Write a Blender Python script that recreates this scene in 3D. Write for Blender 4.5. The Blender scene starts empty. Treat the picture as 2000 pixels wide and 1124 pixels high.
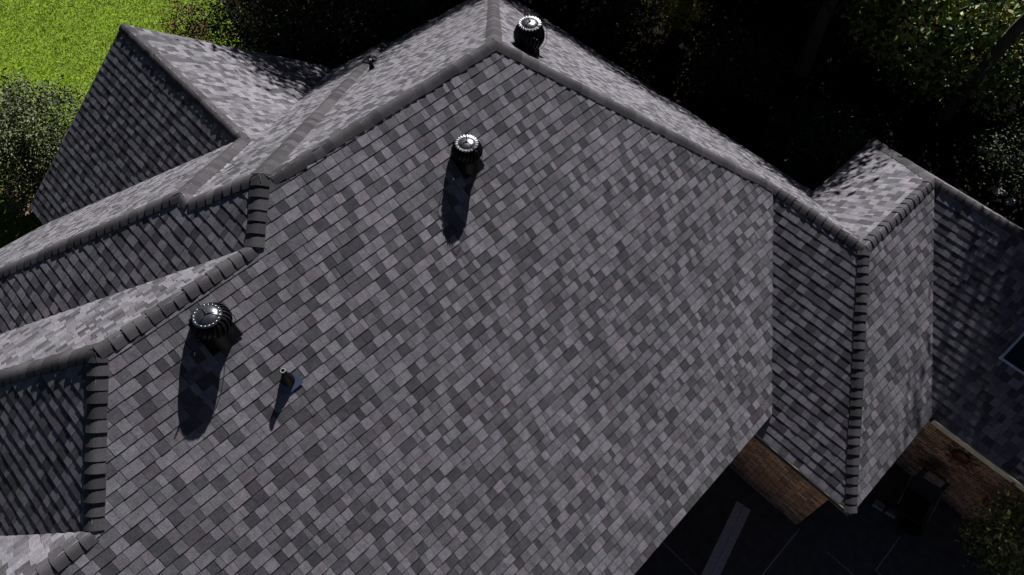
import bpy, bmesh, math, random
import numpy as np
from mathutils import Vector, Matrix

# ------------------------------------------------------------------ camera, sky, sun, exposure
Z0 = 7.25                                             # roof apex above the ground
scene = bpy.context.scene
COL = scene.collection
cam_d = bpy.data.cameras.new('camera'); cam = bpy.data.objects.new('camera', cam_d); COL.objects.link(cam)
_f = Vector((0.39228, 0.38236, -0.83661)); _r = Vector((0.71877, -0.69498, 0.0194)); _u = Vector((0.57401, 0.60894, 0.54745))
CAMP = Vector((-5.8089, -6.1839, 6.6691 + Z0))
M = Matrix(((_r.x, _u.x, -_f.x, CAMP.x), (_r.y, _u.y, -_f.y, CAMP.y), (_r.z, _u.z, -_f.z, CAMP.z), (0, 0, 0, 1)))
cam.matrix_world = M
cam_d.sensor_width = 36.0; cam_d.lens = 1427.94 * 36 / 2000; cam_d.clip_start = 0.1; cam_d.clip_end = 600
scene.camera = cam
SUN_EL, SUN_AZ = math.radians(39.5), math.radians(29)   # azimuth from +X towards +Y
SUN = Vector((math.cos(SUN_EL) * math.cos(SUN_AZ), math.cos(SUN_EL) * math.sin(SUN_AZ), math.sin(SUN_EL)))
world = bpy.data.worlds.new('World'); scene.world = world; world.use_nodes = True
wn = world.node_tree.nodes; wl = world.node_tree.links
sky = wn.new('ShaderNodeTexSky'); sky.sky_type = 'NISHITA'; sky.sun_disc = False
sky.air_density = 0.125; sky.dust_density = 0.2; sky.sun_elevation = SUN_EL; sky.sun_rotation = math.atan2(SUN.x, SUN.y)
wl.new(sky.outputs[0], wn['Background'].inputs[0]); wn['Background'].inputs[1].default_value = 0.05
sl = bpy.data.lights.new('sun', 'SUN'); sl.energy = 5.0; sl.angle = math.radians(0.5); sl.color = (1.0, 0.97, 0.935)
so = bpy.data.objects.new('sun', sl); COL.objects.link(so); so.location = (20, 10, 30)
so.rotation_euler = SUN.to_track_quat('Z', 'Y').to_euler()
scene.view_settings.view_transform = 'Standard'; scene.view_settings.look = 'None'
scene.view_settings.gamma = 1.0; scene.view_settings.exposure = 0.6
scene.view_settings.use_curve_mapping = False

# ------------------------------------------------------------------ helpers
rnd = random.Random(7)

def tag(o, label=None, cat=None, group=None, kind=None):
    if label: o['label'] = label
    if cat: o['category'] = cat
    if group: o['group'] = group
    if kind: o['kind'] = kind
    return o

def empty(name, loc, parent=None):
    o = bpy.data.objects.new(name, None); o.empty_display_size = 0.2; o.location = loc
    COL.objects.link(o)
    if parent: o.parent = parent
    return o

class MB:
    """collects polygons (world coordinates) with a colour per face"""
    def __init__(s): s.v = []; s.f = []; s.c = []
    def poly(s, pts, col=(1, 1, 1)):
        i = len(s.v); s.v += [tuple(p) for p in pts]; s.f.append(list(range(i, i + len(pts)))); s.c.append(col)
    def mesh(s, vs, fs, col=(1, 1, 1)):
        i = len(s.v); s.v += [tuple(p) for p in vs]
        for f in fs: s.f.append([i + k for k in f]); s.c.append(col)
    def box(s, o, ax, ay, az, col=(1, 1, 1)):
        """box from corner o along three edge vectors"""
        o, ax, ay, az = map(Vector, (o, ax, ay, az))
        v = [o, o + ax, o + ax + ay, o + ay]; v += [p + az for p in v]
        fs = [(0, 3, 2, 1), (4, 5, 6, 7), (0, 1, 5, 4), (1, 2, 6, 5), (2, 3, 7, 6), (3, 0, 4, 7)]
        if ax.cross(ay).dot(az) < 0: fs = [tuple(reversed(f)) for f in fs]
        s.mesh(v, fs, col)
    def tube(s, pts, rad, n=8, cap=True, col=(1, 1, 1)):
        pts = [Vector(p) for p in pts]; m = len(pts)
        if not hasattr(rad, '__len__'): rad = [rad] * m
        rings = []
        ref = Vector((0.31, 0.53, 0.79))
        for i, p in enumerate(pts):
            d = (pts[min(i + 1, m - 1)] - pts[max(i - 1, 0)]).normalized()
            a = d.cross(ref)
            if a.length < 1e-3: a = d.cross(Vector((1, 0, 0)))
            a.normalize(); b = d.cross(a)
            rings += [p + (a * math.cos(2 * math.pi * k / n) + b * math.sin(2 * math.pi * k / n)) * rad[i] for k in range(n)]
        fs = [(i * n + k, i * n + (k + 1) % n, (i + 1) * n + (k + 1) % n, (i + 1) * n + k) for i in range(m - 1) for k in range(n)]
        if cap: fs += [tuple(reversed(range(n))), tuple(range((m - 1) * n, m * n))]
        s.mesh(rings, fs, col)
    def lathe(s, prof, n=24, c=(0, 0, 0), cap=True, col=(1, 1, 1)):
        c = Vector(c); vs = []; m = len(prof)
        for r, z in prof: vs += [c + Vector((r * math.cos(2 * math.pi * k / n), r * math.sin(2 * math.pi * k / n), z)) for k in range(n)]
        fs = [(i * n + k, i * n + (k + 1) % n, (i + 1) * n + (k + 1) % n, (i + 1) * n + k) for i in range(m - 1) for k in range(n)]
        if cap: fs += [tuple(reversed(range(n))), tuple(range((m - 1) * n, m * n))]
        s.mesh(vs, fs, col)
    def build(s, name, mat, parent=None, origin=None, smooth=False, colours=False):
        me = bpy.data.meshes.new(name)
        if origin is None and parent is None:
            a = np.array(s.v); lo, hi = a.min(0), a.max(0); origin = ((lo[0] + hi[0]) / 2, (lo[1] + hi[1]) / 2, lo[2])
        if origin is None: origin = tuple(parent_loc(parent))
        ox, oy, oz = origin
        me.from_pydata([(x - ox, y - oy, z - oz) for x, y, z in s.v], [], s.f)
        if colours:
            at = me.attributes.new('col', 'FLOAT_COLOR', 'FACE')
            at.data.foreach_set('color', [x for c in s.c for x in (c[0], c[1], c[2], 1.0)])
        if smooth: me.polygons.foreach_set('use_smooth', [True] * len(me.polygons))
        me.materials.append(mat)
        o = bpy.data.objects.new(name, me); COL.objects.link(o)
        if parent:
            o.parent = parent; pl_ = parent_loc(parent); o.location = (ox - pl_[0], oy - pl_[1], oz - pl_[2])
        else: o.location = origin
        return o

def parent_loc(p):
    l = Vector((0, 0, 0))
    while p is not None: l += p.location; p = p.parent
    return l

def set_smooth_by_angle(o, deg=40):
    me = o.data
    me.polygons.foreach_set('use_smooth', [True] * len(me.polygons))
    try: me.set_sharp_from_angle(angle=math.radians(deg))
    except Exception: pass

# ------------------------------------------------------------------ materials
def new_mat(name):
    m = bpy.data.materials.new(name); m.use_nodes = True
    nt = m.node_tree; b = nt.nodes['Principled BSDF']
    return m, nt, b

def position(nt): return nt.nodes.new('ShaderNodeNewGeometry').outputs['Position']

def noise(nt, vec, scale, detail=3.0, rough=0.6):
    n = nt.nodes.new('ShaderNodeTexNoise'); n.inputs['Scale'].default_value = scale
    n.inputs['Detail'].default_value = detail; n.inputs['Roughness'].default_value = rough
    nt.links.new(vec, n.inputs['Vector']); return n.outputs['Fac']

def maprange(nt, fac, a, b, lo, hi):
    n = nt.nodes.new('ShaderNodeMapRange'); n.inputs['From Min'].default_value = a; n.inputs['From Max'].default_value = b
    n.inputs['To Min'].default_value = lo; n.inputs['To Max'].default_value = hi
    nt.links.new(fac, n.inputs['Value']); return n.outputs[0]

def mul(nt, col, fac):
    n = nt.nodes.new('ShaderNodeVectorMath'); n.operation = 'SCALE'
    nt.links.new(col, n.inputs[0]); nt.links.new(fac, n.inputs['Scale']); return n.outputs[0]

def attr_mat(name, rough=0.9, grain=120, glo=0.7, ghi=1.3, blotch=5, blo=0.85, bhi=1.15, bump=0.0, spec=0.3):
    m, nt, b = new_mat(name)
    a = nt.nodes.new('ShaderNodeAttribute'); a.attribute_name = 'col'
    p = position(nt)
    c = mul(nt, a.outputs['Color'], maprange(nt, noise(nt, p, grain, 2), 0.3, 0.7, glo, ghi))
    c = mul(nt, c, maprange(nt, noise(nt, p, blotch, 4), 0.3, 0.7, blo, bhi))
    if bump: c = mul(nt, c, maprange(nt, noise(nt, p, 0.55, 5, 0.65), 0.3, 0.7, 0.88, 1.12))
    nt.links.new(c, b.inputs['Base Color']); b.inputs['Roughness'].default_value = rough
    b.inputs['Specular IOR Level'].default_value = spec
    if bump:
        bn = nt.nodes.new('ShaderNodeBump'); bn.inputs['Strength'].default_value = bump; bn.inputs['Distance'].default_value = 0.004
        nt.links.new(noise(nt, p, grain * 1.3, 2), bn.inputs['Height']); nt.links.new(bn.outputs[0], b.inputs['Normal'])
    return m

def plain_mat(name, col, rough=0.6, metal=0.0, spec=0.5, grain=0, glo=0.8, ghi=1.2, grain2=0):
    m, nt, b = new_mat(name)
    b.inputs['Roughness'].default_value = rough; b.inputs['Metallic'].default_value = metal
    b.inputs['Specular IOR Level'].default_value = spec
    rgb = nt.nodes.new('ShaderNodeRGB'); rgb.outputs[0].default_value = (*col, 1)
    p = position(nt)
    c = mul(nt, rgb.outputs[0], maprange(nt, noise(nt, p, grain or 6.0, 4), 0.3, 0.7, glo, ghi))
    if grain2: c = mul(nt, c, maprange(nt, noise(nt, p, grain2, 3), 0.3, 0.7, 0.8, 1.2))
    nt.links.new(c, b.inputs['Base Color'])
    return m

MAT = {}
MAT['shingle'] = attr_mat('asphalt_shingle', 0.92, 95, 0.62, 1.38, 13.0, 0.78, 1.22, bump=0.2, spec=0.1)
MAT['cap'] = attr_mat('ridge_cap_shingle', 0.92, 110, 0.7, 1.3, 4.0, 0.88, 1.12, bump=0.2, spec=0.1)
MAT['deck'] = plain_mat('roof_felt', (0.02, 0.02, 0.022), 0.95)
MAT['soffit'] = plain_mat('soffit_board', (0.12, 0.105, 0.09), 0.8)
MAT['fascia'] = plain_mat('dark_fascia', (0.05, 0.045, 0.042), 0.6)
MAT['trim'] = plain_mat('cream_trim', (0.62, 0.55, 0.42), 0.5, grain=9)
MAT['brick'] = attr_mat('clay_brick', 0.9, 60, 0.7, 1.3, 9, 0.85, 1.15, bump=0.4)
MAT['mortar'] = plain_mat('mortar', (0.04, 0.03, 0.025), 0.95, grain=40)
MAT['black_metal'] = plain_mat('black_painted_metal', (0.004, 0.004, 0.005), 0.42, 0.0, 0.14)
MAT['dome_metal'] = plain_mat('glossy_dome_metal', (0.22, 0.225, 0.25), 0.24, 0.9, 0.5, grain=14)
MAT['rim'] = plain_mat('pale_rim_metal', (0.45, 0.45, 0.46), 0.35, 0.8)  # rim tabs, much paler than the black vanes
MAT['rivet'] = plain_mat('bright_rivet', (0.5, 0.5, 0.5), 0.4, 0.7)
MAT['blue_sheet'] = plain_mat('bluish_flashing_sheet', (0.09, 0.12, 0.2), 0.4, 0.4)
MAT['concrete'] = plain_mat('dark_concrete', (0.16, 0.135, 0.115), 0.9, grain=5, glo=0.7, ghi=1.3, grain2=90)
MAT['joint'] = plain_mat('pale_joint', (0.88, 0.85, 0.8), 0.9, grain=20)
MAT['wood'] = plain_mat('weathered_wood', (0.72, 0.64, 0.6), 0.85, grain=30, glo=0.75, ghi=1.25)
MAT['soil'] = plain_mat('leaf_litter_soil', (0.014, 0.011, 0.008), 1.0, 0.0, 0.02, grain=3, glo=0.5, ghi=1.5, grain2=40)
MAT['mulch'] = plain_mat('mulch', (0.33, 0.2, 0.15), 0.95, grain=12, glo=0.5, ghi=1.5, grain2=60)
MAT['lawn_base'] = plain_mat('lawn_soil', (0.14, 0.22, 0.004), 0.95, grain=4, glo=0.6, ghi=1.4, grain2=60)
MAT['grass'] = attr_mat('grass_blade', 0.6, 20, 0.85, 1.15, 0.9, 0.75, 1.25, spec=0.3)
MAT['leaf'] = attr_mat('glossy_leaf', 0.55, 30, 0.85, 1.15, 2, 0.8, 1.2, spec=0.2)
MAT['bark'] = plain_mat('bark', (0.07, 0.055, 0.045), 0.95, grain=18, glo=0.6, ghi=1.4)
MAT['twig'] = plain_mat('dark_twig', (0.035, 0.028, 0.022), 0.9)
MAT['glass'] = plain_mat('dark_skylight_glass', (0.01, 0.012, 0.016), 0.08, 0.0, 0.6)
MAT['sky_frame'] = plain_mat('pale_skylight_frame', (0.45, 0.52, 0.66), 0.4, 0.3)
MAT['rust'] = plain_mat('dark_red_enamel', (0.12, 0.02, 0.014), 0.5, grain=25, glo=0.5, ghi=1.5)
MAT['iron'] = plain_mat('wrought_iron', (0.012, 0.011, 0.011), 0.5)
MAT['stone'] = plain_mat('pale_stone', (0.45, 0.4, 0.35), 0.9, grain=14, glo=0.6, ghi=1.3)
MAT['cushion'] = plain_mat('patterned_cushion', (0.2, 0.15, 0.13), 0.95, grain=22, glo=0.4, ghi=1.6)
MAT['sling'] = plain_mat('black_sling_fabric', (0.012, 0.011, 0.011), 0.9)
MAT['alu'] = plain_mat('pale_aluminium', (0.4, 0.4, 0.4), 0.35, 0.6)
MAT['pot'] = plain_mat('dark_clay_pot', (0.03, 0.027, 0.025), 0.8)

# ------------------------------------------------------------------ roof planes  a*u + b*v + z = c  (X = u, Y = -v, Z = z + Z0)
PL = {
 'A': (0.01497, 0.78515, 1.0, 0.0), 'R': (0.00385, -0.78811, 1.0, 0.0), 'E': (0.8379, -0.00804, 1.0, 0.0),
 'B': (-0.74781, -0.00115, 1.0, -5.23486), 'C': (-0.0203, 0.82992, 1.0, 1.522), 'F': (0.01794, -0.78828, 1.0, -6.79882),
 'G': (-0.82242, 0.00377, 1.0, -7.24476), 'H': (0.80432, 0.00314, 1.0, 1.69834), 'J': (-0.7242, -0.0049, 1.0, 2.82551),
 'S': (0.00385, -0.78811, 1.0, 0.11341), 'K': (-0.00661, -0.74637, 1.0, -0.65086), 'L': (-0.82904, 0.00604, 1.0, 4.92926),
 'M': (-0.00285, -0.69775, 1.0, -2.43979), 'T': (0.00385, -0.78811, 1.0, 0.28554), 'P': (-0.82528, -0.0017, 1.0, 0.78732),
 'Q': (0.8223, -0.00697, 1.0, -4.15389)}
def Zq(z): return (0.0, 0.0, 1.0, z)
def Uq(u): return (1.0, 0.0, 0.0, u)
def Vq(v): return (0.0, 1.0, 0.0, v)
def I(*ks):
    e = [PL[k] if isinstance(k, str) else k for k in ks]
    u, v, z = np.linalg.solve(np.array([x[:3] for x in e]), np.array([x[3] for x in e]))
    return Vector((u, -v, z + Z0))
def thru(slope, du, dv, P):                       # plane facing (du,dv) through world point P
    return (slope * du, slope * dv, 1.0, slope * (du * P.x - dv * P.y) + P.z - Z0)
EA, EB, EP, EN, EL = -4.5838, -4.8328, -4.2256, -4.75, -4.4
VG = -6.36
V = {}
V['apex'] = I('A', 'R', 'E'); V['hipB'] = I('A', 'E', 'B'); V['BC'] = I('B', 'E', 'C'); V['CG'] = I('C', 'F', 'G')
V['SJA'] = I('S', 'J', 'A'); PL['W'] = thru(0.8, 1, 0, V['SJA']); V['ARW'] = I('A', 'R', 'W')
V['K0'] = I('J', 'A', 'K'); V['K1'] = I('A', 'K', 'L'); V['M0'] = I('A', 'L', 'M'); V['MO'] = I('A', 'M', Uq(-11.0))
PL['O'] = thru(0.8, -1, 0, V['MO'])
V['PQ0'] = I('P', 'Q', 'T'); V['PQ1'] = I('P', 'Q', Vq(VG)); V['JTQ'] = I('J', 'T', 'Q'); V['JSQ'] = I('J', 'S', 'Q')
GV = 11.5; EF = -3.95
POLY = {
 'A': [V['apex'], V['hipB'], I('A', 'B', Zq(EA)), I('A', 'O', Zq(EA)), V['MO'], V['M0'], V['K1'], V['K0'], V['SJA'], V['ARW']],
 'R': [V['apex'], V['ARW'], I('R', 'W', Zq(EN)), I('R', 'E', Zq(EN))],
 'E': [V['apex'], I('R', 'E', Zq(EN)), I('E', Zq(EN), Vq(-I('E', 'F', Zq(EF)).y)), I('E', 'F', Zq(EF)), V['BC'], V['hipB']],
 'B': [V['hipB'], V['BC'], I('B', 'C', Zq(EB)), I('B', Vq(5.45), Zq(EB)), I('B', Vq(5.45), Zq(EA - 0.02)), I('A', 'B', Zq(EA - 0.02))],
 'C': [V['BC'], V['CG'], I('C', 'G', Zq(EB)), I('B', 'C', Zq(EB))],
 'F': [V['BC'], I('E', 'F', Zq(EF)), I('F', 'H', Zq(EF)), V['CG']],
 'G': [V['CG'], I('G', 'H', Vq(GV)), I('G', Vq(GV), Zq(EB)), I('C', 'G', Zq(EB))],
 'H': [V['CG'], I('F', 'H', Zq(EF)), I('H', Vq(GV), Zq(EF)), I('G', 'H', Vq(GV))],
 'J': [V['SJA'], V['K0'], I('J', 'K', Zq(EL)), I('J', 'T', Zq(EP)), V['JTQ'], V['JSQ']],
 'S': [V['SJA'], V['JSQ'], I('Q', 'S', Zq(EN)), I('S', 'W', Zq(EN))],
 'W': [V['ARW'], V['SJA'], I('S', 'W', Zq(EN)), I('R', 'W', Zq(EN))],
 'T': [V['JTQ'], I('J', 'T', Zq(EP)), I('P', 'T', Zq(EP)), V['PQ0']],
 'P': [V['PQ0'], I('P', 'T', Zq(EP)), I('P', Vq(VG), Zq(EP)), V['PQ1']],
 'Q': [V['PQ0'], V['PQ1'], I('Q', Vq(VG), Zq(EN)), I('Q', 'S', Zq(EN)), V['JSQ'], V['JTQ']],
 'K': [V['K0'], V['K1'], I('K', 'L', Zq(EL)), I('J', 'K', Zq(EL))],
 'L': [V['K1'], V['M0'], I('L', 'M', Zq(EL)), I('K', 'L', Zq(EL))],
 'M': [V['M0'], V['MO'], I('M', 'O', Zq(EL)), I('L', 'M', Zq(EL))],
 'O': [V['MO'], I('A', 'O', Zq(EA)), I('M', 'O', Zq(EL))],
}
SLOPE_LABEL = {
 'A': 'large charcoal shingled slope with two turbine vents', 'R': 'pale sunlit slope behind the main ridge',
 'E': 'narrow sunlit slope running along the dark trees', 'B': 'dark slope with strong course lines below the lower ridge',
 'C': 'narrow grey slope right of the vertical hip', 'F': 'sunlit corner slope with clear chequered tabs',
 'G': 'dark dappled slope holding the skylight', 'P': 'dark slope beside the bright lawn', 'Q': 'bright slope with tree shadow at its foot'}

def normal_of(k):
    a, b, _, _ = PL[k]; return Vector((a, -b, 1.0)).normalized()

house = empty('house', (0, 0, 0))
tag(house, 'brick house under a stepped charcoal grey shingle roof with many hips', 'house')

EXPO = 0.1435
def clip(poly, axis, val, keep_ge):
    out = []
    n = len(poly)
    for i in range(n):
        p, q = poly[i], poly[(i + 1) % n]
        ip = (p[axis] >= val) if keep_ge else (p[axis] <= val)
        iq = (q[axis] >= val) if keep_ge else (q[axis] <= val)
        if ip: out.append(p)
        if ip != iq:
            t = (val - p[axis]) / (q[axis] - p[axis])
            out.append((p[0] + t * (q[0] - p[0]), p[1] + t * (q[1] - p[1])))
    return out
def area2(p): return 0.5 * sum(p[i][0] * p[(i + 1) % len(p)][1] - p[(i + 1) % len(p)][0] * p[i][1] for i in range(len(p)))
def dedupe(p):
    o = []
    for q in p:
        if not o or (abs(q[0] - o[-1][0]) + abs(q[1] - o[-1][1])) > 1e-5: o.append(q)
    if len(o) > 1 and abs(o[0][0] - o[-1][0]) + abs(o[0][1] - o[-1][1]) < 1e-5: o.pop()
    return o

last_tone = [0]
def tab_colour():
    # laminated blend: light, middle and dark granule drops; neighbours seldom match
    for _ in range(2):
        r = rnd.random(); k = 0 if r < 0.42 else (1 if r < 0.72 else 2)
        if k != last_tone[0]: break
    last_tone[0] = k
    b = rnd.uniform(*((0.150, 0.195), (0.106, 0.146), (0.058, 0.094))[k])
    w = rnd.random()
    tint = (0.995, 0.945, 1.09) if w < 0.5 else ((1.035, 0.925, 1.08) if w < 0.6 else (0.975, 0.96, 1.07))
    return (b * tint[0], b * tint[1], b * tint[2])

def px(P):
    d = P - CAMP; w = d.dot(_f)
    return (1000 + 1427.94 * d.dot(_r) / w, 562 - 1427.94 * d.dot(_u) / w) if w > 0 else None

shingles = []         # (visible size, slope key, top polygon 3d, base polygon 3d, colour)
slope_obj = {}
for key, poly in POLY.items():
    n = normal_of(key)
    d = (n * n.z - Vector((0, 0, 1))).normalized(); t = d.cross(n).normalized()
    # deck slab
    mb = MB(); top = [p - n * 0.012 for p in poly]; bot = [p - Vector((0, 0, 0.14)) for p in poly]
    nn = (top[1] - top[0]).cross(top[2] - top[0])
    arr = 0
    nrm = Vector((0, 0, 0))
    for i in range(len(top)): nrm += (top[i] - top[0]).cross(top[(i + 1) % len(top)] - top[0])
    if nrm.dot(n) < 0: top.reverse(); bot.reverse(); pol = list(reversed(poly))
    else: pol = list(poly)
    m_ = len(top); mb.poly(top); mb.poly(list(reversed(bot)))
    for i in range(m_): mb.poly([top[i], bot[i], bot[(i + 1) % m_], top[(i + 1) % m_]])
    o = mb.build('roof_slope', MAT['deck'], house, origin=tuple(top[0])); slope_obj[key] = o
    if key in SLOPE_LABEL: o['label'] = SLOPE_LABEL[key]
    O = pol[0]
    P2 = [((p - O).dot(t), (p - O).dot(d)) for p in pol]
    s_lo = min(p[0] for p in P2); s_hi = max(p[0] for p in P2); q_lo = min(p[1] for p in P2); q_hi = max(p[1] for p in P2)
    ccw = area2(P2) > 0
    over = 0.03
    k = 0
    while q_hi - k * EXPO > q_lo:
        q1 = q_hi - k * EXPO; q0 = q1 - EXPO; k += 1
        s = s_lo - rnd.uniform(0, 0.3)
        jig = rnd.uniform(-0.004, 0.004)
        high = rnd.random() < 0.5
        since = 0.0
        while s < s_hi:
            w = rnd.choice((0.07, 0.10, 0.12, 0.13, 0.14, 0.15, 0.17, 0.21)) * rnd.uniform(0.9, 1.12)
            seam = False; since += w
            if since > 0.95: seam = True; since = 0
            a, b = s + 0.0021, s + w - (0.006 if seam else 0.0021)
            s += w
            high = (not high) if rnd.random() < 0.8 else high
            c = clip(P2, 0, a, True)
            if len(c) < 3: continue
            c = clip(c, 0, b, False)
            if len(c) < 3: continue
            c = clip(c, 1, q0, True)
            if len(c) < 3: continue
            c = dedupe(clip(c, 1, q1, False))
            if len(c) < 3 or abs(area2(c)) < 4e-4: continue
            h1 = (0.0092 if high else 0.0070) + rnd.uniform(-0.0006, 0.0010); h0 = 0.0016
            wob = rnd.uniform(-0.0015, 0.0015)
            topp = []
            for (ss, qq) in c:
                f = (qq - q0) / EXPO
                extra = (jig + wob) if f > 0.995 else 0
                topp.append(O + t * ss + d * (qq + extra) + n * (h0 + (h1 - h0) * f))
            base = [O + t * ss + d * qq - n * 0.010 for (ss, qq) in c]
            if not ccw: topp.reverse(); base.reverse()
            nr = (topp[1] - topp[0]).cross(topp[2] - topp[0])
            if nr.dot(n) < 0: topp.reverse(); base.reverse()
            cen = sum(topp, Vector()) / len(topp)
            size = 0
            pc = px(cen)
            if pc and 0 <= pc[0] <= 2000 and 0 <= pc[1] <= 1124 and n.dot(CAMP - cen) > 0:
                ps = [px(p) for p in topp]; size = abs(area2(ps))
            shingles.append((size, key, topp, base, tab_colour()))

def add_tab(mb, topp, base, col):
    m = len(topp); i = len(mb.v); mb.v += [tuple(p) for p in topp] + [tuple(p) for p in base]
    mb.f.append(list(range(i, i + m))); mb.c.append(col)
    for k in range(m):
        mb.f.append([i + k, i + m + k, i + m + (k + 1) % m, i + (k + 1) % m]); mb.c.append(col)

order = sorted(range(len(shingles)), key=lambda i: -shingles[i][0])
single = set(order[:300])
rest = {k: MB() for k in POLY}
for i, (size, key, topp, base, col) in enumerate(shingles):
    if i in single:
        mb = MB(); add_tab(mb, topp, base, col)
        mb.build('shingle', MAT['shingle'], slope_obj[key], origin=tuple(topp[0]), colours=True)
    else: add_tab(rest[key], topp, base, col)
for key, mb in rest.items():
    if mb.f: tag(mb.build('shingle_field', MAT['shingle'], slope_obj[key], origin=tuple(POLY[key][0]), colours=True), kind='stuff')

# ------------------------------------------------------------------ ridge and hip caps
CAPE = 0.150
caps = []
def cap_run(P0, P1, k1, k2, W=0.126, expo=CAPE, lift=0.022):
    """caps run from P0 (tucked end) to P1 (butt ends face P1)"""
    ax = (P1 - P0); L = ax.length; ax.normalize()
    n1, n2 = normal_of(k1), normal_of(k2)
    w1 = n1.cross(ax).normalized(); 
    if w1.dot(n2) > 0: w1 = -w1
    w2 = n2.cross(ax).normalized()
    if w2.dot(n1) > 0: w2 = -w2
    # w1 must point away from plane 2's side
    up = (n1 + n2).normalized()
    k = 0; N = max(1, round(L / expo)); ex = L / N
    for k in range(N):
        a = P0 + ax * (ex * k - (0.05 if k else 0.0)); b = P0 + ax * (ex * (k + 1) + rnd.uniform(-0.012, 0.012))
        wj = W * rnd.uniform(0.95, 1.05); sh = rnd.uniform(-0.006, 0.006)
        def section(c, h):
            c = c + w1 * sh
            e1 = c + w1 * wj + n1 * (0.005 + h * 0.8); m1 = c + w1 * wj * 0.52 + n1 * (0.009 + h)
            e2 = c + w2 * wj + n2 * (0.005 + h * 0.8); m2 = c + w2 * wj * 0.52 + n2 * (0.009 + h)
            top = c + up * (lift + h)
            out = [e1, m1]
            for q in (0.25, 0.5, 0.75): out.append(m1 * (1 - q) ** 2 + top * 2 * q * (1 - q) + m2 * q * q)
            return out + [m2, e2]
        def ground(c):
            return [c + w1 * wj - n1 * 0.006, c + w1 * wj * 0.52 - n1 * 0.004] + [c - up * 0.01] * 3 + [c + w2 * wj * 0.52 - n2 * 0.004, c + w2 * wj - n2 * 0.006]
        A = section(a, 0.0); Bq = section(b, rnd.uniform(0.012, 0.020)); G0 = ground(a); G1 = ground(b)
        bb = rnd.uniform(0.042, 0.078); col = (bb * 1.01, bb * 0.96, bb * 1.06)
        caps.append((A, Bq, G0, G1, col, (a + b) / 2))
def cap_mesh(mb, A, Bq, G0, G1, col):
    m = len(A); i = len(mb.v); mb.v += [tuple(p) for p in A + Bq + G0 + G1]
    fl = (Bq[3] - A[3]).cross(A[4] - A[3]).dot(A[3] - G0[3]) < 0
    fs = []
    for j in range(m - 1): fs.append([j, j + 1, m + j + 1, m + j])
    for j in range(m - 1): fs.append([m + j, m + j + 1, 3 * m + j + 1, 3 * m + j])
    for j in range(m - 1): fs.append([j + 1, j, 2 * m + j, 2 * m + j + 1])
    fs.append([0, m, 3 * m, 2 * m]); fs.append([2 * m - 1, m - 1, 3 * m - 1, 4 * m - 1])
    for f in fs:
        f = [i + q for q in f]
        if fl: f.reverse()
        mb.f.append(f); mb.c.append(col)
cap_run(V['ARW'], V['apex'], 'A', 'R')
cap_run(V['apex'], V['hipB'], 'A', 'E')
cap_run(V['apex'], I('R', 'E', Zq(EN)), 'R', 'E')
cap_run(V['hipB'], V['BC'], 'B', 'E')
cap_run(V['CG'], V['BC'], 'C', 'F')
cap_run(V['BC'], I('B', 'C', Zq(EB)), 'B', 'C', W=0.105)
cap_run(V['CG'], I('F', 'H', Zq(EF)), 'F', 'H')
cap_run(V['CG'], I('G', 'H', Vq(GV)), 'G', 'H')
cap_run(V['SJA'], V['K0'], 'J', 'A', W=0.12)
cap_run(V['SJA'], V['JSQ'], 'J', 'S')
cap_run(V['JTQ'], I('J', 'T', Zq(EP)), 'J', 'T')
cap_run(V['JTQ'], V['JSQ'], 'J', 'Q')
cap_run(V['SJA'], I('S', 'W', Zq(EN)), 'S', 'W')
cap_run(V['JTQ'], V['PQ0'], 'T', 'Q')
cap_run(V['PQ0'], V['PQ1'], 'P', 'Q')
cap_run(V['K0'], V['K1'], 'A', 'K')
cap_run(V['K1'], V['M0'], 'L', 'A', W=0.12)
cap_run(V['K1'], I('K', 'L', Zq(EL)), 'K', 'L')
cap_run(V['M0'], V['MO'], 'A', 'M')
ridge = empty('ridge_capping', (0, 0, 0), house)
def cap_size(c):
    p = px(c[5])
    return -(c[5] - CAMP).length if p and -10 <= p[0] <= 2010 and -10 <= p[1] <= 1134 else -1000
corder = sorted(range(len(caps)), key=lambda i: -cap_size(caps[i]))
cs = set(corder[:300]); mbr = MB()
for i, c in enumerate(caps):
    if i in cs:
        mb = MB(); cap_mesh(mb, *c[:5]); o = mb.build('ridge_cap', MAT['cap'], ridge, origin=tuple(c[5]), colours=True)
        set_smooth_by_angle(o, 45)
    else: cap_mesh(mbr, *c[:5])
if mbr.f:
    o = tag(mbr.build('far_ridge_caps', MAT['cap'], ridge, colours=True), kind='stuff'); set_smooth_by_angle(o, 45)

# ------------------------------------------------------------------ eaves, walls, bricks
def eave_board(P, Q, inward, h0, h1, mat, name, out=0.012, th=0.02):
    mb = MB(); P = Vector(P); Q = Vector(Q); inw = Vector(inward)
    mb.box(P - inw * out + Vector((0, 0, h0)), Q - P, inw * th, (0, 0, h1 - h0)); return mb.build(name, mat, house, origin=tuple(P))
pA0 = I('A', 'B', Zq(EA)); pA1 = I('A', 'O', Zq(EA)); pB0 = I('B', 'C', Zq(EB)); pB1 = I('B', Vq(5.5), Zq(EB)); pC1 = I('C', 'G', Zq(EB)); pG1 = I('G', Vq(GV), Zq(EB))
eave_board(pA0, pA1, (0, 1, 0), -0.17, -0.016, MAT['fascia'], 'fascia', out=-0.005)
eave_board(pB1, pB0, (1, 0, 0), -0.16, -0.022, MAT['fascia'], 'fascia', out=-0.005)
eave_board(pB1, pB0, (1, 0, 0), -0.020, -0.004, MAT['trim'], 'drip_edge', out=0.018, th=0.05)
eave_board(pB0 + Vector((0.02, 0, 0)), pC1, (0, 1, 0), -0.16, -0.016, MAT['fascia'], 'fascia', out=-0.005)
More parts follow.
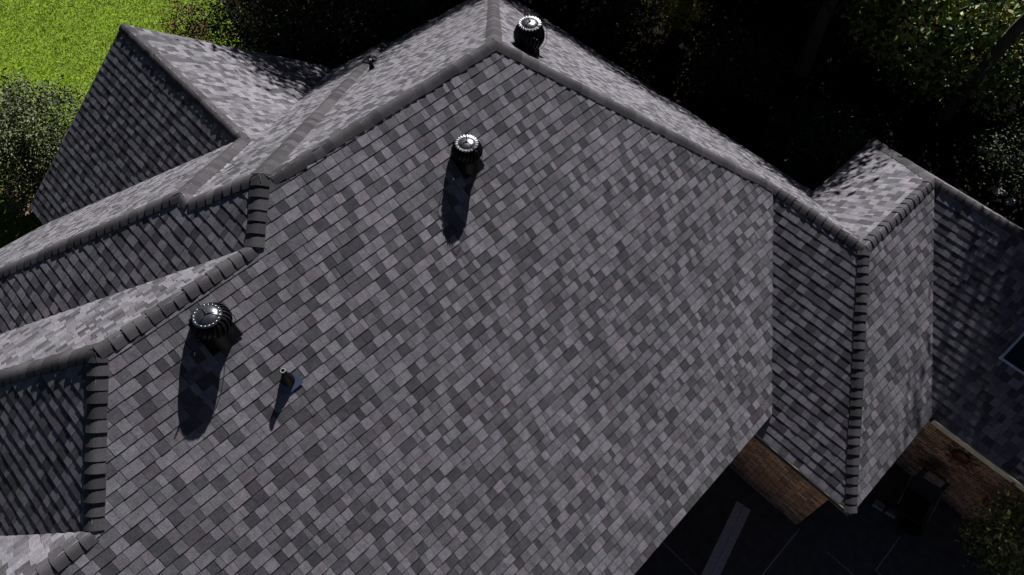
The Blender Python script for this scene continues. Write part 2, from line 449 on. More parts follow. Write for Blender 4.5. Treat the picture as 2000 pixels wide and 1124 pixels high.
eave_board(pC1 + Vector((0, -0.06, 0)), pG1, (1, 0, 0), -0.13, -0.008, MAT['trim'], 'fascia', out=0.03, th=0.05)
def quad_part(name, pts, mat):
    mb = MB(); mb.poly(pts); return mb.build(name, mat, house, origin=tuple(pts[0]))
OV = 0.36
def soffit(pts, z):
    mb = MB(); lo = [Vector((p[0], p[1], z)) for p in pts]; hi = [p + Vector((0, 0, 0.02)) for p in lo]
    mb.poly(hi); mb.poly(list(reversed(lo)))
    for i in range(len(lo)): mb.poly([lo[i], lo[(i + 1) % len(lo)], hi[(i + 1) % len(lo)], hi[i]])
    return mb.build('soffit', MAT['soffit'], house, origin=tuple(lo[0]))
WB, WG = 0.89, 3.36                      # x of the two brick walls in view
yA = pA0.y + OV; yC = pB0.y + 0.30
soffit([(pA1.x, pA1.y), (pA0.x + .1, pA0.y), (pA0.x + .1, yA + .02), (pA1.x, yA + .02)], Z0 + EA - 0.165)
soffit([(pB0.x, pB1.y), (pB0.x, pB0.y), (WB + .02, pB0.y), (WB + .02, pB1.y)], Z0 + EB - 0.155)
soffit([(WB + .03, pB0.y), (pC1.x, pB0.y), (pC1.x, yC + .02), (WB + .03, yC + .02)], Z0 + EB - 0.158)
soffit([(pC1.x + .01, pC1.y), (pG1.x + .01, pG1.y), (WG + .02, pG1.y), (WG + .02, pC1.y)], Z0 + EB - 0.152)

wall_obj = empty('brick_walling', (0, 0, 0), house)
def mortar_wall(P, Q, thick, h):
    """P->Q ground points, thick = vector to the inside"""
    mb = MB(); P = Vector(P); Q = Vector(Q); mb.box(P, Q - P, thick, (0, 0, h)); return mb.build('wall', MAT['mortar'], wall_obj, origin=tuple(P))
HB_ = Z0 + EB - 0.15; HA_ = Z0 + EA - 0.16
mortar_wall((WB + 0.012, yA, 0), (WB + 0.012, yC + 0.012, 0), (0.2, 0, 0), HB_)
mortar_wall((WB + 0.22, yC + 0.012, 0), (WG - 0.0, yC + 0.012, 0), (0, 0.2, 0), HB_)
mortar_wall((WG + 0.012, yC + 0.22, 0), (WG + 0.012, pG1.y + 0.3, 0), (0.2, 0, 0), HB_)
mortar_wall((pA1.x + 0.5, yA, 0), (WB + 0.0, yA, 0), (0, 0.2, 0), HA_)
bL, bH, bD, jo = 0.200, 0.060, 0.05, 0.014
bricks = []
def brick_col():
    r = rnd.random()
    base = (0.56, 0.32, 0.20) if r < 0.45 else ((0.48, 0.24, 0.15) if r < 0.7 else ((0.62, 0.42, 0.27) if r < 0.9 else (0.34, 0.21, 0.15)))
    f = rnd.uniform(0.72, 1.25); return tuple(c * f for c in base)
def lay(x, y0, y1, h):
    r = 0; z = 0.0
    while z + bH < h:
        y = y0 - (bL / 2 if r % 2 else 0)
        while y > y1 - 0.2:
            a = min(y, y0); b = max(y - bL, y1)
            if a - b > 0.03:
                bricks.append((x - rnd.uniform(-0.001, 0.0025), a, b, z + rnd.uniform(-0.001, 0.001), brick_col()))
            y -= bL + jo
        z += bH + jo; r += 1
lay(WB, yA, yC, HB_); lay(WG, yC + 0.2, pG1.y + 0.4, HB_)
def brick_size(b):
    P = Vector((b[0], (b[1] + b[2]) / 2, b[3])); p = px(P)
    if not p or p[0] > 2000 or p[1] > 1124: return -1
    # hidden by the eave above?
    d = CAMP - P; t = (Z0 + EB - 0.02 - P.z) / d.z; x = (P + d * t).x; ee = pB0.x if b[0] < 2 else pC1.x
    if x > ee: return -1
    return 1 / (P - CAMP).length
bo = sorted(range(len(bricks)), key=lambda i: -brick_size(bricks[i])); bs = set(bo[:300]); mbr = MB()
for i, (x, a, b, z, col) in enumerate(bricks):
    mb = MB() if i in bs else mbr
    mb.box((x, b, z), (bD, 0, 0), (0, a - b, 0), (0, 0, bH), col)
    if i in bs: mb.build('brick', MAT['brick'], wall_obj, origin=(x, b, z), colours=True)
tag(mbr.build('far_bricks', MAT['brick'], wall_obj, colours=True), kind='stuff')

# ------------------------------------------------------------------ ground, lawn, patio
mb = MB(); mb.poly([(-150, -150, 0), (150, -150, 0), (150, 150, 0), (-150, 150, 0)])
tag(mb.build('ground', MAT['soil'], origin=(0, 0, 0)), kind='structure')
mb = MB(); mb.poly([(-60, 8.2, 0.004), (-4.4, 8.2, 0.004), (0.8, 11.0, 0.004), (1.6, 14.0, 0.004), (4.5, 19, 0.004), (2, 60, 0.004), (-60, 60, 0.004)])
tag(mb.build('lawn', MAT['lawn_base'], origin=(0, 0, 0)), kind='structure')
mb = MB(); mb.poly([(-6.6, 9.75, 0.008), (-5.6, 9.35, 0.008), (-4.0, 9.6, 0.008), (-3.6, 10.9, 0.008), (-5.0, 11.3, 0.008), (-6.4, 10.9, 0.008)])
tag(mb.build('mulch_bed', MAT['mulch'], origin=(0, 0, 0)), kind='structure')
MAT['bounce'] = plain_mat('pale_bounce', (0.72, 0.66, 0.56), 0.9, grain=2, grain2=60)
mb = MB(); mb.poly([(-18, -6.4, 0.006), (-3.5, -6.4, 0.006), (3.4, -12.4, 0.006), (3.4, -28, 0.006), (-18, -28, 0.006)][::-1])  # unseen pale sheet, added to bounce sunlight onto the shaded brick walls
tag(mb.build('bounce_ground', MAT['bounce'], origin=(0, 0, 0)), kind='structure')
patio = MB(); patio.box((-3.4, -11.5, -0.06), (6.74, 0, 0), (0, 7.4, 0), (0, 0, 0.064)); patio = tag(patio.build('patio', MAT['joint']), kind='structure')
for (x0, x1, y0, y1) in ((-3.4, -1.195, -7.437, -4.1), (-1.170, 0.880, -7.437, -4.1), (-3.4, -1.5, -11.5, -7.460), (-1.498, 0.880, -11.5, -7.460),
                         (0.881, 3.34, -8.05, -7.20), (0.903, 3.34, -8.838, -8.051), (0.881, 1.246, -11.5, -8.842), (1.268, 2.4, -11.5, -8.862), (2.401, 3.34, -11.5, -8.842)):
    mb = MB(); mb.box((x0, y0, 0.004), (x1 - x0, 0, 0), (0, y1 - y0, 0), (0, 0, 0.012)); mb.build('paving_slab', MAT['concrete'], patio, origin=(x0, y0, 0.004))

r2 = random.Random(11); mb = MB()
def blade(x, y, h, w, a, lean, la, col):
    dx, dy = math.cos(a) * w, math.sin(a) * w; lx, ly = math.cos(la) * lean, math.sin(la) * lean
    i = len(mb.v); mb.v += [(x - dx, y - dy, 0.004), (x + dx, y + dy, 0.004), (x + lx, y + ly, h)]; mb.f.append([i, i + 1, i + 2]); mb.c.append(col)
for _ in range(150000):
    x = r2.uniform(-8.5, 2.8); y = r2.uniform(8.4, 21)
    if x > 0.6 + (y - 11) * 0.3 or y < 8.4: continue
    g = r2.uniform(0.7, 1.3); yel = r2.random()
    col = (0.17 * g * (1.0 + 0.45 * yel), 0.33 * g, 0.003 * g)
    blade(x, y, r2.uniform(0.03, 0.075), r2.uniform(0.006, 0.012), r2.uniform(0, 6.28), r2.uniform(0.02, 0.08), r2.uniform(0, 6.28), col)
tag(mb.build('lawn_grass', MAT['grass'], origin=(0, 0, 0), colours=True), 'short bright green grass of the sunlit lawn', 'grass', kind='stuff')

# ------------------------------------------------------------------ trees and shrubs
def leafy(mb, rr, c, n, rad, size, cols, squash=0.8, aspect=0.5):
    for _ in range(n):
        p = Vector((rr.gauss(0, 1), rr.gauss(0, 1), rr.gauss(0, squash))) * (rad * 0.55) + c
        a = Vector((rr.gauss(0, 1), rr.gauss(0, 1), rr.gauss(-0.2, 0.8))).normalized()
        b = a.cross(Vector((rr.gauss(0, 1), rr.gauss(0, 1), rr.gauss(0, 1)))).normalized()
        s = size * rr.uniform(0.6, 1.3); w = s * aspect
        nrm = a.cross(b) * (s * 0.12)
        col = rr.choice(cols); f = rr.uniform(0.7, 1.3); col = (col[0] * f, col[1] * f, col[2] * f)
        i = len(mb.v)
        mb.v += [tuple(p - a * s * 0.5), tuple(p + b * w * 0.5 + nrm), tuple(p + a * s * 0.5), tuple(p - b * w * 0.5 + nrm)]
        mb.f.append([i, i + 1, i + 2, i + 3]); mb.c.append(col)

def plant(name, label, cat, base, crown_c, radii, clumps, per, size, cols, seed, trunk_r=0.16, group=None, clump_r=0.6, shell=0.45, stems=1, nlimb=16, accent=None, trunk_name='trunk', crown_name='crown'):
    rr = random.Random(seed); base = Vector(base); cc = Vector(crown_c)
    root = empty(name, base); tag(root, label, cat, group)
    centres = []
    while len(centres) < clumps:
        d = Vector((rr.gauss(0, 1), rr.gauss(0, 1), rr.gauss(0, 1))).normalized(); q = rr.uniform(shell, 1.0) ** 0.6
        p = cc + Vector((d.x * radii[0], d.y * radii[1], d.z * radii[2])) * q
        if p.z > 0.25: centres.append(p)
    mb = MB()
    for c in centres:
        k = max(3, int(per * rr.uniform(0.5, 1.5)))
        cl = cols
        if accent and accent[0](c): cl = accent[1]
        leafy(mb, rr, c, k, clump_r * rr.uniform(0.7, 1.3), size, cl)
    crown = mb.build(crown_name, MAT['leaf'], root, origin=tuple(cc), colours=True)
    tb = MB()
    for sidx in range(stems):
        b0 = base + Vector((rr.uniform(-1, 1), rr.uniform(-1, 1), 0)) * (0.12 * (stems - 1) ** 0.5)
        fork = base.lerp(cc, 0.6) + Vector((rr.uniform(-.2, .2), rr.uniform(-.2, .2), 0)); top = cc + Vector((rr.uniform(-.3, .3) * radii[0], rr.uniform(-.3, .3) * radii[1], radii[2] * 0.5))
        mid = b0.lerp(fork, 0.5) + Vector((rr.uniform(-.1, .1), rr.uniform(-.1, .1), 0)) * (1 + radii[0] * 0.3)
        tb.tube([b0 - Vector((0, 0, 0.05)), mid, fork, fork.lerp(top, 0.5) + Vector((rr.uniform(-.2, .2), rr.uniform(-.2, .2), 0)), top], [trunk_r * 1.15, trunk_r * 0.9, trunk_r * 0.75, trunk_r * 0.45, trunk_r * 0.12], 7)
        for c in rr.sample(centres, min(nlimb, len(centres))):
            st = b0.lerp(fork, rr.uniform(0.55, 1.0)) if rr.random() < 0.5 else fork.lerp(top, rr.uniform(0, 0.7))
            m1 = st.lerp(c, 0.5) + Vector((rr.uniform(-.15, .15), rr.uniform(-.15, .15), rr.uniform(-0.05, .25))) * radii[0] * 0.4
            tb.tube([st, m1, c], [trunk_r * 0.38, trunk_r * 0.22, trunk_r * 0.06], 5, cap=False)
    tr = tb.build(trunk_name, MAT['bark'], root); set_smooth_by_angle(tr, 60)
    return root

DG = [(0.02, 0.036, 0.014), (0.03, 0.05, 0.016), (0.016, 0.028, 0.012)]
LB = [(0.2, 0.3, 0.09), (0.3, 0.36, 0.14), (0.09, 0.17, 0.04), (0.34, 0.29, 0.07), (0.02, 0.03, 0.01)]
LG = [(0.055, 0.085, 0.022), (0.075, 0.10, 0.03), (0.035, 0.06, 0.016), (0.10, 0.10, 0.03)]
grp = 'tall shade trees behind the house'
TREES = [ # x, y, height, rx, rz, z centre, label
 (5.8, 9.8, 9.2, 2.7, 3.9, 7.25, 'tall dark tree whose shade falls on the bright back slope'),
 (9.2, 9.8, 9.0, 2.6, 3.4, 6.3, 'dark tree in the black shade above the main hip'),
 (11.2, 7.2, 8.6, 2.7, 3.6, 6.6, 'dark tree beside the yellow leaved shrub'),
 (11.6, 3.9, 8.6, 2.6, 3.6, 6.1, 'dark tree nearest the narrow sunlit slope'),
 (11.8, -0.2, 8.8, 2.3, 3.4, 5.9, 'dark tree above the sunlit corner slope'),
]
for i, (x, y, h, rx, rz, zc, lab) in enumerate(TREES):
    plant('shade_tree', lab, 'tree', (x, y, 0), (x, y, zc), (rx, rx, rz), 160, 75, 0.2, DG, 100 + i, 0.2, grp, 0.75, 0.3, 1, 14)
# open crowned tree whose dappled shade falls on the right slope
plant('oak_tree', 'tall open crowned tree whose trunk rises behind the right ridge', 'tree', (13.2, -3.9, 0), (11.7, -5.4, 10.5), (2.2, 2.4, 2.6), 180, 58, 0.17, LG, 41, 0.17, None, 0.6, 0.2, 1, 22)
plant('laurel_bush', 'sunlit broadleaf bush with glinting green leaves in the upper right corner', 'bush', (14.2, -2.6, 0), (14.1, -2.7, 1.8), (1.9, 2.8, 1.6), 240, 48, 0.2, LB, 43, 0.08, None, 0.42, 0.35, 5, 10, trunk_name='stems', crown_name='foliage')
plant('laurel_bush', 'sparse dark bush with glinting leaves at the right edge above the ridge', 'bush', (11.9, -6.6, 0), (11.9, -6.4, 1.3), (1.3, 1.3, 1.2), 60, 50, 0.1, DG + LG[:1], 44, 0.05, None, 0.45, 0.3, 3, 8, trunk_name='stems', crown_name='foliage')
plant('laurel_bush', 'sunlit broadleaf bush at the right edge beside the background trees', 'bush', (17.0, -5.3, 0), (17.0, -5.3, 1.6), (1.9, 1.9, 1.5), 120, 60, 0.16, LB, 45, 0.07, None, 0.5, 0.3, 4, 8, trunk_name='stems', crown_name='foliage')
for i, (x, y, lab) in enumerate(((9.6, 0.9, 'low dark bush in the black shade beside the narrow slope'), (9.4, 4.6, 'low dark bush in the black shade left of the yellow shrub'), (8.9, -2.4, 'low dark bush in the black shade above the corner slope'))):
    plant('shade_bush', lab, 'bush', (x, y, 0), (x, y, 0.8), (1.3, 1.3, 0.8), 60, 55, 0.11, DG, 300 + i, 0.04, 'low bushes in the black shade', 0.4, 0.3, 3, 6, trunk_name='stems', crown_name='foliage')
FAR = [(15.8, 9.6, 'far tree'), (16.2, 3.5, ''), (13.5, 11.5, ''), (9.5, 14.0, ''), (19.5, 5.5, ''), (20.0, -9.0, ''), (17.3, 2.7, '')]
FLAB = ['dark background tree beyond the yellow shrub', 'dark background tree in the middle of the black shade', 'dark background tree above the roof apex',
        'dark background tree behind the red tipped shrub', 'farthest background tree above the black shade', 'background tree at the right edge behind the sunlit bush', 'dark background tree just left of the sunlit bush']
for i, (x, y, _) in enumerate(FAR):
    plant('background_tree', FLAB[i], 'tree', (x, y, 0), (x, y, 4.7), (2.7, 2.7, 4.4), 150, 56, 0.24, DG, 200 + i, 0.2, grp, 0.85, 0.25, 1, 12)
RED = [(0.17, 0.016, 0.025), (0.11, 0.014, 0.018), (0.03, 0.04, 0.015)]
plant('photinia_shrub', 'large dark shrub with dark red leaf tips beside the lawn', 'shrub', (1.7, 10.2, 0), (1.7, 10.3, 1.6), (2.3, 1.6, 1.6), 190, 80, 0.09, DG + [(0.05, 0.075, 0.025)], 61, 0.07, None, 0.45, 0.4, 4, 10,
      accent=(lambda c: c.x < 0.3 and (c.x * 7.3 + c.y * 3.1) % 1 < 0.5, RED), trunk_name='stems', crown_name='foliage')
plant('red_shrub', 'small shrub with dark red leaves at the edge of the lawn', 'shrub', (-0.1, 12.4, 0), (-0.1, 12.4, 0.6), (0.75, 0.9, 0.55), 34, 45, 0.08, RED + [(0.14, 0.02, 0.03), (0.05, 0.07, 0.02)], 63, 0.03, None, 0.3, 0.2, 3, 5, trunk_name='stems', crown_name='foliage')
OL = [(0.14, 0.165, 0.08), (0.17, 0.19, 0.095), (0.10, 0.125, 0.06)]
plant('olive_bush', 'grey green open bush with bare lower twigs at the left edge', 'bush', (-5.9, 9.7, 0), (-5.4, 10.15, 1.5), (1.7, 1.4, 1.35), 260, 75, 0.085, OL, 71, 0.035, None, 0.30, 0.2, 7, 16, trunk_name='stems', crown_name='foliage')
plant('laurel_bush', 'tall dark bush with small glinting leaves in the notch behind the bright slope', 'bush', (4.2, 8.6, 0), (4.2, 8.6, 1.6), (1.8, 1.8, 1.6), 160, 70, 0.09, DG, 62, 0.06, None, 0.45, 0.35, 4, 8, trunk_name='stems', crown_name='foliage')
YL = [(0.36, 0.29, 0.05), (0.26, 0.25, 0.05), (0.14, 0.16, 0.03)]
plant('yellow_shrub', 'yellow leaved shrub in a gap of sun between dark trees', 'shrub', (10.6, 3.6, 0), (10.3, 3.4, 1.0), (0.75, 0.75, 0.7), 36, 60, 0.09, YL, 81, 0.03, None, 0.3, 0.3, 3, 6, trunk_name='stems', crown_name='foliage')
plant('wall_shrub', 'sunlit yellow green shrub in front of the brick wall', 'shrub', (2.75, -10.0, 0), (2.7, -9.95, 1.75), (0.5, 0.7, 1.35), 75, 60, 0.085, [(0.16, 0.19, 0.055), (0.22, 0.23, 0.08), (0.08, 0.11, 0.03)], 91, 0.035, None, 0.28, 0.2, 3, 12, trunk_name='stems', crown_name='foliage')

# ------------------------------------------------------------------ turbine vents
def turbine(name, label, P, key, spin=0.0, H=0.385, size=1.0, riveted=False):
    root = empty(name, P); tag(root, label, 'roof vent', 'turbine roof vents')
    n = normal_of(key); d = (n * n.z - Vector((0, 0, 1))).normalized(); t = d.cross(n)
    P = Vector(P)
    mb = MB(); c = P + n * 0.016; s = 0.20
    mb.box(c - t * s - d * s, t * 2 * s, d * 2 * s, n * 0.004); mb.build('flashing_plate', MAT['black_metal'], root)
    nz = 0.10
    mb = MB(); mb.lathe([(0.185, -0.14), (0.165, 0.05), (0.152, 0.12), (0.152, nz), (0.17, nz + 0.005), (0.17, nz + 0.02), (0.14, nz + 0.022)], 28, P); o = mb.build('neck', MAT['black_metal'], root); set_smooth_by_angle(o, 35)
    z0, z1 = nz + 0.03, H - 0.035
    def R(f): return 0.165 + 0.072 * math.sin(math.pi * min(1, f * 0.92 + 0.06)) - 0.022 * f ** 3
    NV = 22
    for k in range(NV):
        a0 = spin + 2 * math.pi * k / NV; mb = MB(); m = 8; vs = []
        for i in range(m):
            f = i / (m - 1); z = z0 + (z1 - z0) * f; tw = a0 + 0.35 * (f - 0.5)
            for (dr, da) in ((0.004, 0.0), (0.0, 0.11), (-0.012, 0.22), (-0.036, 0.30)):
                r = R(f) + dr; vs.append(P + Vector((r * math.cos(tw + da), r * math.sin(tw + da), z)))
        fs = [(i * 4 + j, i * 4 + j + 1, i * 4 + j + 5, i * 4 + j + 4) for i in range(m - 1) for j in range(3)]
        mb.mesh(vs, fs); mb.build('vane', MAT['black_metal'], root, smooth=True)
    mb = MB(); mb.lathe([(0.158, 0.0), (0.14, 0.03), (0.02, 0.032)], 20, P + Vector((0, 0, nz + 0.02))); mb.lathe([(0.05, z0), (0.05, z1)], 12, P); mb.build('rotor_core', MAT['black_metal'], root)
    rt = R(1.0) + 0.012
    mb = MB(); mb.lathe([(rt, z1 - 0.012), (rt + 0.004, z1 + 0.002), (rt - 0.008, z1 + 0.014), (rt - 0.03, z1 + 0.012), (rt - 0.036, z1 + 0.018), (0.09, z1 + 0.034), (0.055, z1 + 0.042), (0.02, z1 + 0.045), (0.002, z1 + 0.045)], 40, P)
    dm = mb.build('top_dome', MAT['dome_metal'], root); set_smooth_by_angle(dm, 50)
    if riveted:
        for k in range(20):
            a = spin + 2 * math.pi * k / 20; c = P + Vector(((rt - 0.018) * math.cos(a), (rt - 0.018) * math.sin(a), z1 + 0.012))
            mb = MB(); mb.lathe([(0.0065, 0), (0.005, 0.004), (0.001, 0.0055)], 6, c); mb.build('rivet', MAT['rivet'], dm)
    else:
        for k in range(NV):
            a = spin + 2 * math.pi * k / NV; e = Vector((math.cos(a), math.sin(a), 0)); g = Vector((-math.sin(a), math.cos(a), 0))
            mb = MB(); mb.box(P + e * (rt - 0.03) - g * 0.011 + Vector((0, 0, z1 + 0.012)), e * 0.042 - Vector((0, 0, 0.006)), g * 0.022 + Vector((0, 0, 0.006)), (0, 0, 0.005)); mb.build('rim_tab', MAT['rim'], dm)
    mb = MB(); mb.lathe([(0.016, z1 + 0.04), (0.016, z1 + 0.056), (0.004, z1 + 0.06)], 10, P); mb.build('hub', MAT['black_metal'], root)
    for k in range(3):
        a = spin + 0.6 + 2 * math.pi * k / 3; e = Vector((math.cos(a), math.sin(a), 0)); up = Vector((0, 0, 1))
        pts = [P + e * 0.0 + up * (z1 + 0.052), P + e * 0.10 + up * (z1 + 0.05), P + e * 0.19 + up * (z1 + 0.045), P + e * 0.25 + up * (z1 - 0.0), P + e * 0.268 + up * (z1 - 0.09), P + e * 0.262 + up * (z0 + 0.07), P + e * 0.225 + up * (z0 - 0.01), P + e * 0.155 + up * (nz - 0.06)]
        mb = MB(); mb.tube(pts, 0.0045, 6); mb.build('brace_rod', MAT['black_metal'], root, smooth=True)
    root.scale = (size, size, size)
    return root
turbine('turbine_vent', 'black turbine vent in the middle of the large slope below the ridge', (-1.370, -0.929, 6.541), 'A', 0.2, H=0.41, size=0.9)
turbine('turbine_vent', 'black turbine vent with rivet ringed dome beside the left stepped ridge', (-5.242, -0.950, 6.583), 'A', 0.9, riveted=True)
turbine('turbine_vent', 'black turbine vent standing behind the apex on the narrow sunlit slope', (0.833, 0.12, 6.551), 'E', 0.5, H=0.52)

def pipe_vent(label, P, key, h, r, plate=True):
    P = Vector(P); root = empty('pipe_vent', P); tag(root, label, 'pipe vent')
    n = normal_of(key); d = (n * n.z - Vector((0, 0, 1))).normalized(); t = d.cross(n)
    if plate:
        mb = MB(); c = P + n * 0.017; mb.box(c - t * 0.12 - d * 0.02, t * 0.24, d * 0.16, n * 0.003); mb.build('flashing_plate', MAT['blue_sheet'], root)
    mb = MB(); mb.lathe([(r * 3.0, -0.09), (r * 2.6, 0.02), (r * 2.1, 0.08), (r * 1.35, 0.14), (r * 1.15, 0.17)], 24, P); o = mb.build('boot', MAT['black_metal'], root); set_smooth_by_angle(o, 50)
    mb = MB(); mb.lathe([(r, -0.05), (r, h), (r * 0.78, h), (r * 0.78, h - 0.1), (0.002, h - 0.1)], 20, P, cap=False); o = mb.build('pipe', MAT['black_metal'], root); set_smooth_by_angle(o, 40)
    mb = MB(); mb.lathe([(r * 1.03, h - 0.006), (r * 1.03, h + 0.003), (r * 0.76, h + 0.003), (r * 0.76, h - 0.006)], 20, P, cap=False); mb.build('pipe_rim', MAT['alu'], root)
pipe_vent('slim black pipe vent with bluish flashing on the large slope', (-4.945, -1.680, 6.005), 'A', 0.24, 0.03)
pipe_vent('small dark pipe at the shaded end of the back hip', (0.182, 3.614, 4.401), 'R', 0.24, 0.022, False)

# ------------------------------------------------------------------ skylight
n = normal_of('G'); d = (n * n.z - Vector((0, 0, 1))).normalized(); t = d.cross(n).normalized()
if t.y > 0: t = -t
c0 = Vector((4.055, -7.864, 3.31)) + n * 0.018                 # lower left corner
root = empty('skylight', c0); tag(root, 'flat skylight with pale frame on the dark dappled slope', 'skylight')
SW, SH, fw_, fh = 0.62, 1.15, 0.035, 0.09
for (a, b, aa, bb) in ((0, 0, SW, fw_), (0, SH - fw_, SW, fw_), (0, fw_, fw_, SH - 2 * fw_), (SW - fw_, fw_, fw_, SH - 2 * fw_)):
    mb = MB(); mb.box(c0 + t * a - d * b, t * aa, -d * bb, n * fh); mb.build('frame_bar', MAT['sky_frame'], root)
mb = MB(); mb.box(c0 + t * fw_ - d * fw_ + n * 0.05, t * (SW - 2 * fw_), -d * (SH - 2 * fw_), n * 0.02); mb.build('pane', MAT['glass'], root)

# ------------------------------------------------------------------ sun ornament on the wall
c = Vector((WG - 0.02, -8.60, 1.50)); root = empty('sun_ornament', c); tag(root, 'dark red metal sun with wavy black rays hung on the brick wall', 'wall ornament')
mb = MB(); R_ = 0.15; vs = []; N = 28
for (r, x) in ((R_, 0.0), (R_, -0.012), (R_ * 0.85, -0.03), (R_ * 0.45, -0.045), (0.002, -0.05)):
    vs += [c + Vector((x, r * math.cos(2 * math.pi * k / N), r * math.sin(2 * math.pi * k / N))) for k in range(N)]
mb.mesh(vs, [(i * N + k, (i + 1) * N + k, (i + 1) * N + (k + 1) % N, i * N + (k + 1) % N) for i in range(4) for k in range(N)]); mb.build('face', MAT['rust'], root, smooth=True)
mb = MB(); mb.tube([c + Vector((-0.012, R_ * math.cos(a), R_ * math.sin(a))) for a in [2 * math.pi * k / N for k in range(N + 1)]], 0.008, 6); mb.build('rim', MAT['iron'], root)
for k in range(12):
    a = 2 * math.pi * k / 12 + 0.15; L = 0.19 if k % 2 else 0.14
    for sg in (-1, 1):
        pts = []
        for i in range(6):
            f = i / 5; r = R_ + L * f; off = sg * 0.03 * (1 - f) + 0.022 * math.sin(f * 5.5) * (1 if k % 2 else -1)
            pts.append(c + Vector((-0.012, r * math.cos(a) - off * math.sin(a), r * math.sin(a) + off * math.cos(a))))
        mb = MB(); mb.tube(pts, 0.006, 5); mb.build('ray', MAT['iron'], root)

# ------------------------------------------------------------------ patio things
bx = Vector((0.285, -6.45, 0)); dirb = Vector((-0.975, -0.222, 0)).normalized(); prp = Vector((0.222, -0.975, 0)).normalized()
root = empty('bench', bx); tag(root, 'long plank bench of two weathered boards on the dark patio', 'bench')
for k in range(2):
    mb = MB(); mb.box(bx + prp * (-0.14 + 0.144 * k) + Vector((0, 0, 0.40)) + dirb * (0.012 * k), dirb * 2.6, prp * 0.136, (0, 0, 0.045)); mb.build('plank', MAT['wood'], root)
for s in (0.25, 2.2):
    for q in (-0.11, 0.06):
        mb = MB(); mb.box(bx + dirb * s + prp * q + Vector((0, 0, 0.016)), dirb * 0.06, prp * 0.06, (0, 0, 0.383)); mb.build('leg', MAT['wood'], root)
# patio chair against the wall: faces away from the house
ch = Vector((2.75, -8.62, 0.016)); root = empty('patio_chair', ch); tag(root, 'dark sling patio chair with patterned head cushion against the brick wall', 'chair')
fx = Vector((-1, -0.12, 0)).normalized(); fy = Vector((0.12, -1, 0)).normalized(); up = Vector((0, 0, 1))
mb = MB(); mb.box(ch - fx * 0.12 - fy * 0.25 + up * 0.40, fx * 0.55, fy * 0.5, up * 0.03); mb.build('seat', MAT['sling'], root)
mb = MB(); mb.box(ch - fx * 0.12 - fy * 0.25 + up * 0.41, fx * -0.22 + up * 0.5, fy * 0.5, fx * 0.03 + up * 0.01); mb.build('backrest', MAT['sling'], root)
mb = MB(); mb.box(ch - fx * 0.30 - fy * 0.17 + up * 0.76, fx * -0.10 + up * 0.16, fy * 0.34, fx * 0.09 + up * 0.05); o = mb.build('head_cushion', MAT['cushion'], root)
bv = o.modifiers.new('b', 'BEVEL'); bv.width = 0.025; bv.segments = 3
for s in (-0.28, 0.28):
    mb = MB(); mb.tube([ch - fx * 0.28 + fy * s + up * 0.60, ch + fx * 0.1 + fy * s + up * 0.62, ch + fx * 0.42 + fy * s + up * 0.60], 0.014, 7); mb.build('armrest', MAT['alu'], root)
    for fxx in (-0.15, 0.38):
        mb = MB(); mb.tube([ch + fx * fxx + fy * s, ch + fx * fxx + fy * s + up * 0.6], 0.013, 7); mb.build('leg', MAT['iron'], root)
for i, (x, y) in enumerate(((2.28, -8.36), (2.33, -8.60))):
    mb = MB(); mb.box((x, y, 0.016), (0.13, 0.02, 0), (-0.03, 0.2, 0), (0, 0, 0.1)); o = mb.build('paver_block', MAT['stone'])
    tag(o, ('pale paver block lying under the roof edge before the patio chair', 'pale paver block lying between the patio chair and dark pot')[i], 'block', 'loose paver blocks')
    bv = o.modifiers.new('b', 'BEVEL'); bv.width = 0.012; bv.segments = 2
pt = Vector((2.28, -8.83, 0.016)); root = empty('plant_pot', pt); tag(root, 'round dark clay pot on the patio by the pale joint', 'pot')
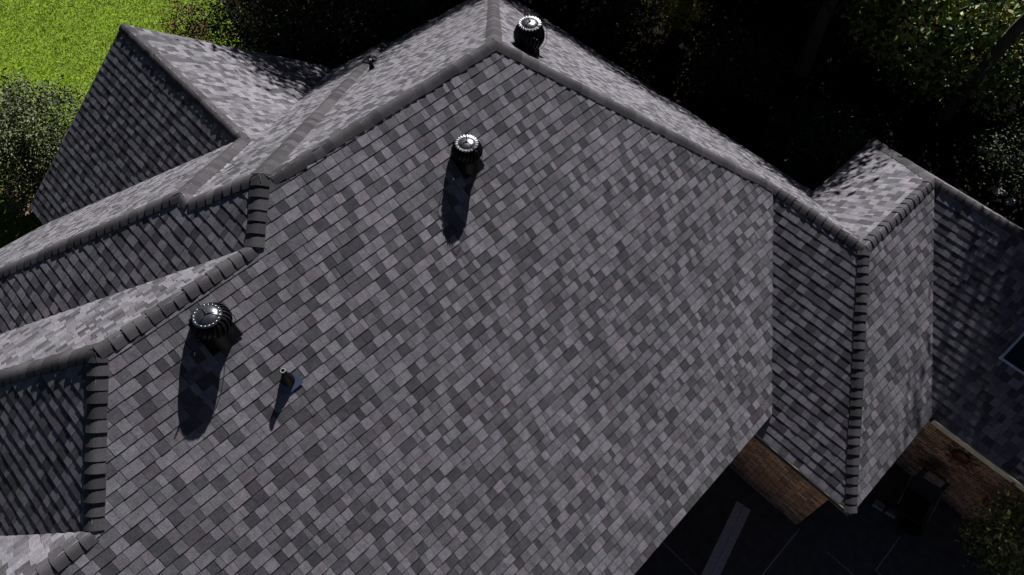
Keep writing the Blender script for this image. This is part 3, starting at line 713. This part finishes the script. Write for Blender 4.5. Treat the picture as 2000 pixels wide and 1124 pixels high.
mb = MB(); mb.lathe([(0.12, 0), (0.16, 0.16), (0.185, 0.27), (0.2, 0.275), (0.2, 0.31), (0.175, 0.31), (0.165, 0.25)], 28, pt, cap=False); o = mb.build('bowl', MAT['pot'], root); set_smooth_by_angle(o, 40)
mb = MB(); mb.lathe([(0.167, 0.25), (0.08, 0.262), (0.002, 0.265)], 24, pt, cap=False); mb.build('soil', MAT['soil'], root)

# things on the ground behind the house at the right
r3 = random.Random(5)
def rock(name, label, cat, c, sx, sy, sz, mat, rot=0, group=None):
    bm = bmesh.new(); bmesh.ops.create_icosphere(bm, subdivisions=2, radius=1)
    for v in bm.verts:
        f = 1 + 0.18 * math.sin(v.co.x * 3 + c[0]) * math.cos(v.co.y * 4 + c[1]) + r3.uniform(-0.06, 0.06)
        v.co = Vector((v.co.x * sx * f, v.co.y * sy * f, (v.co.z * f + 0.75) * sz))
    bmesh.ops.rotate(bm, verts=bm.verts, cent=(0, 0, 0), matrix=Matrix.Rotation(rot, 3, 'Z'))
    me = bpy.data.meshes.new(name); bm.to_mesh(me); bm.free(); me.materials.append(mat)
    o = bpy.data.objects.new(name, me); COL.objects.link(o); o.location = c; tag(o, label, cat, group); return o
root = empty('fallen_log', (12.9, -5.75, 0)); tag(root, 'pale fallen log on the dark ground at the right edge', 'log')
mb = MB(); mb.tube([(12.72, -5.45, 0.09), (12.82, -5.8, 0.1), (12.98, -6.2, 0.09)], [0.085, 0.1, 0.09], 10); o = mb.build('stem', MAT['stone'], root); set_smooth_by_angle(o, 50)
mb = MB(); mb.tube([(12.80, -5.7, 0.14), (12.62, -5.62, 0.26)], [0.04, 0.025], 7); mb.build('branch_stub', MAT['stone'], root)
rock('rock', 'small pale rock left of the fallen log', 'rock', (12.72, -5.22, 0), 0.09, 0.14, 0.07, MAT['stone'], 0.3, 'pale rocks on the dark ground')
rock('rock', 'tan flat rock below the fallen log beside the ridge', 'rock', (11.65, -6.2, 0), 0.12, 0.2, 0.06, MAT['stone'], 0.5, 'pale rocks on the dark ground')
rock('rock', 'small tan rock at the frame edge above the right ridge', 'rock', (11.55, -6.55, 0), 0.1, 0.16, 0.07, MAT['stone'], 1.2, 'pale rocks on the dark ground')
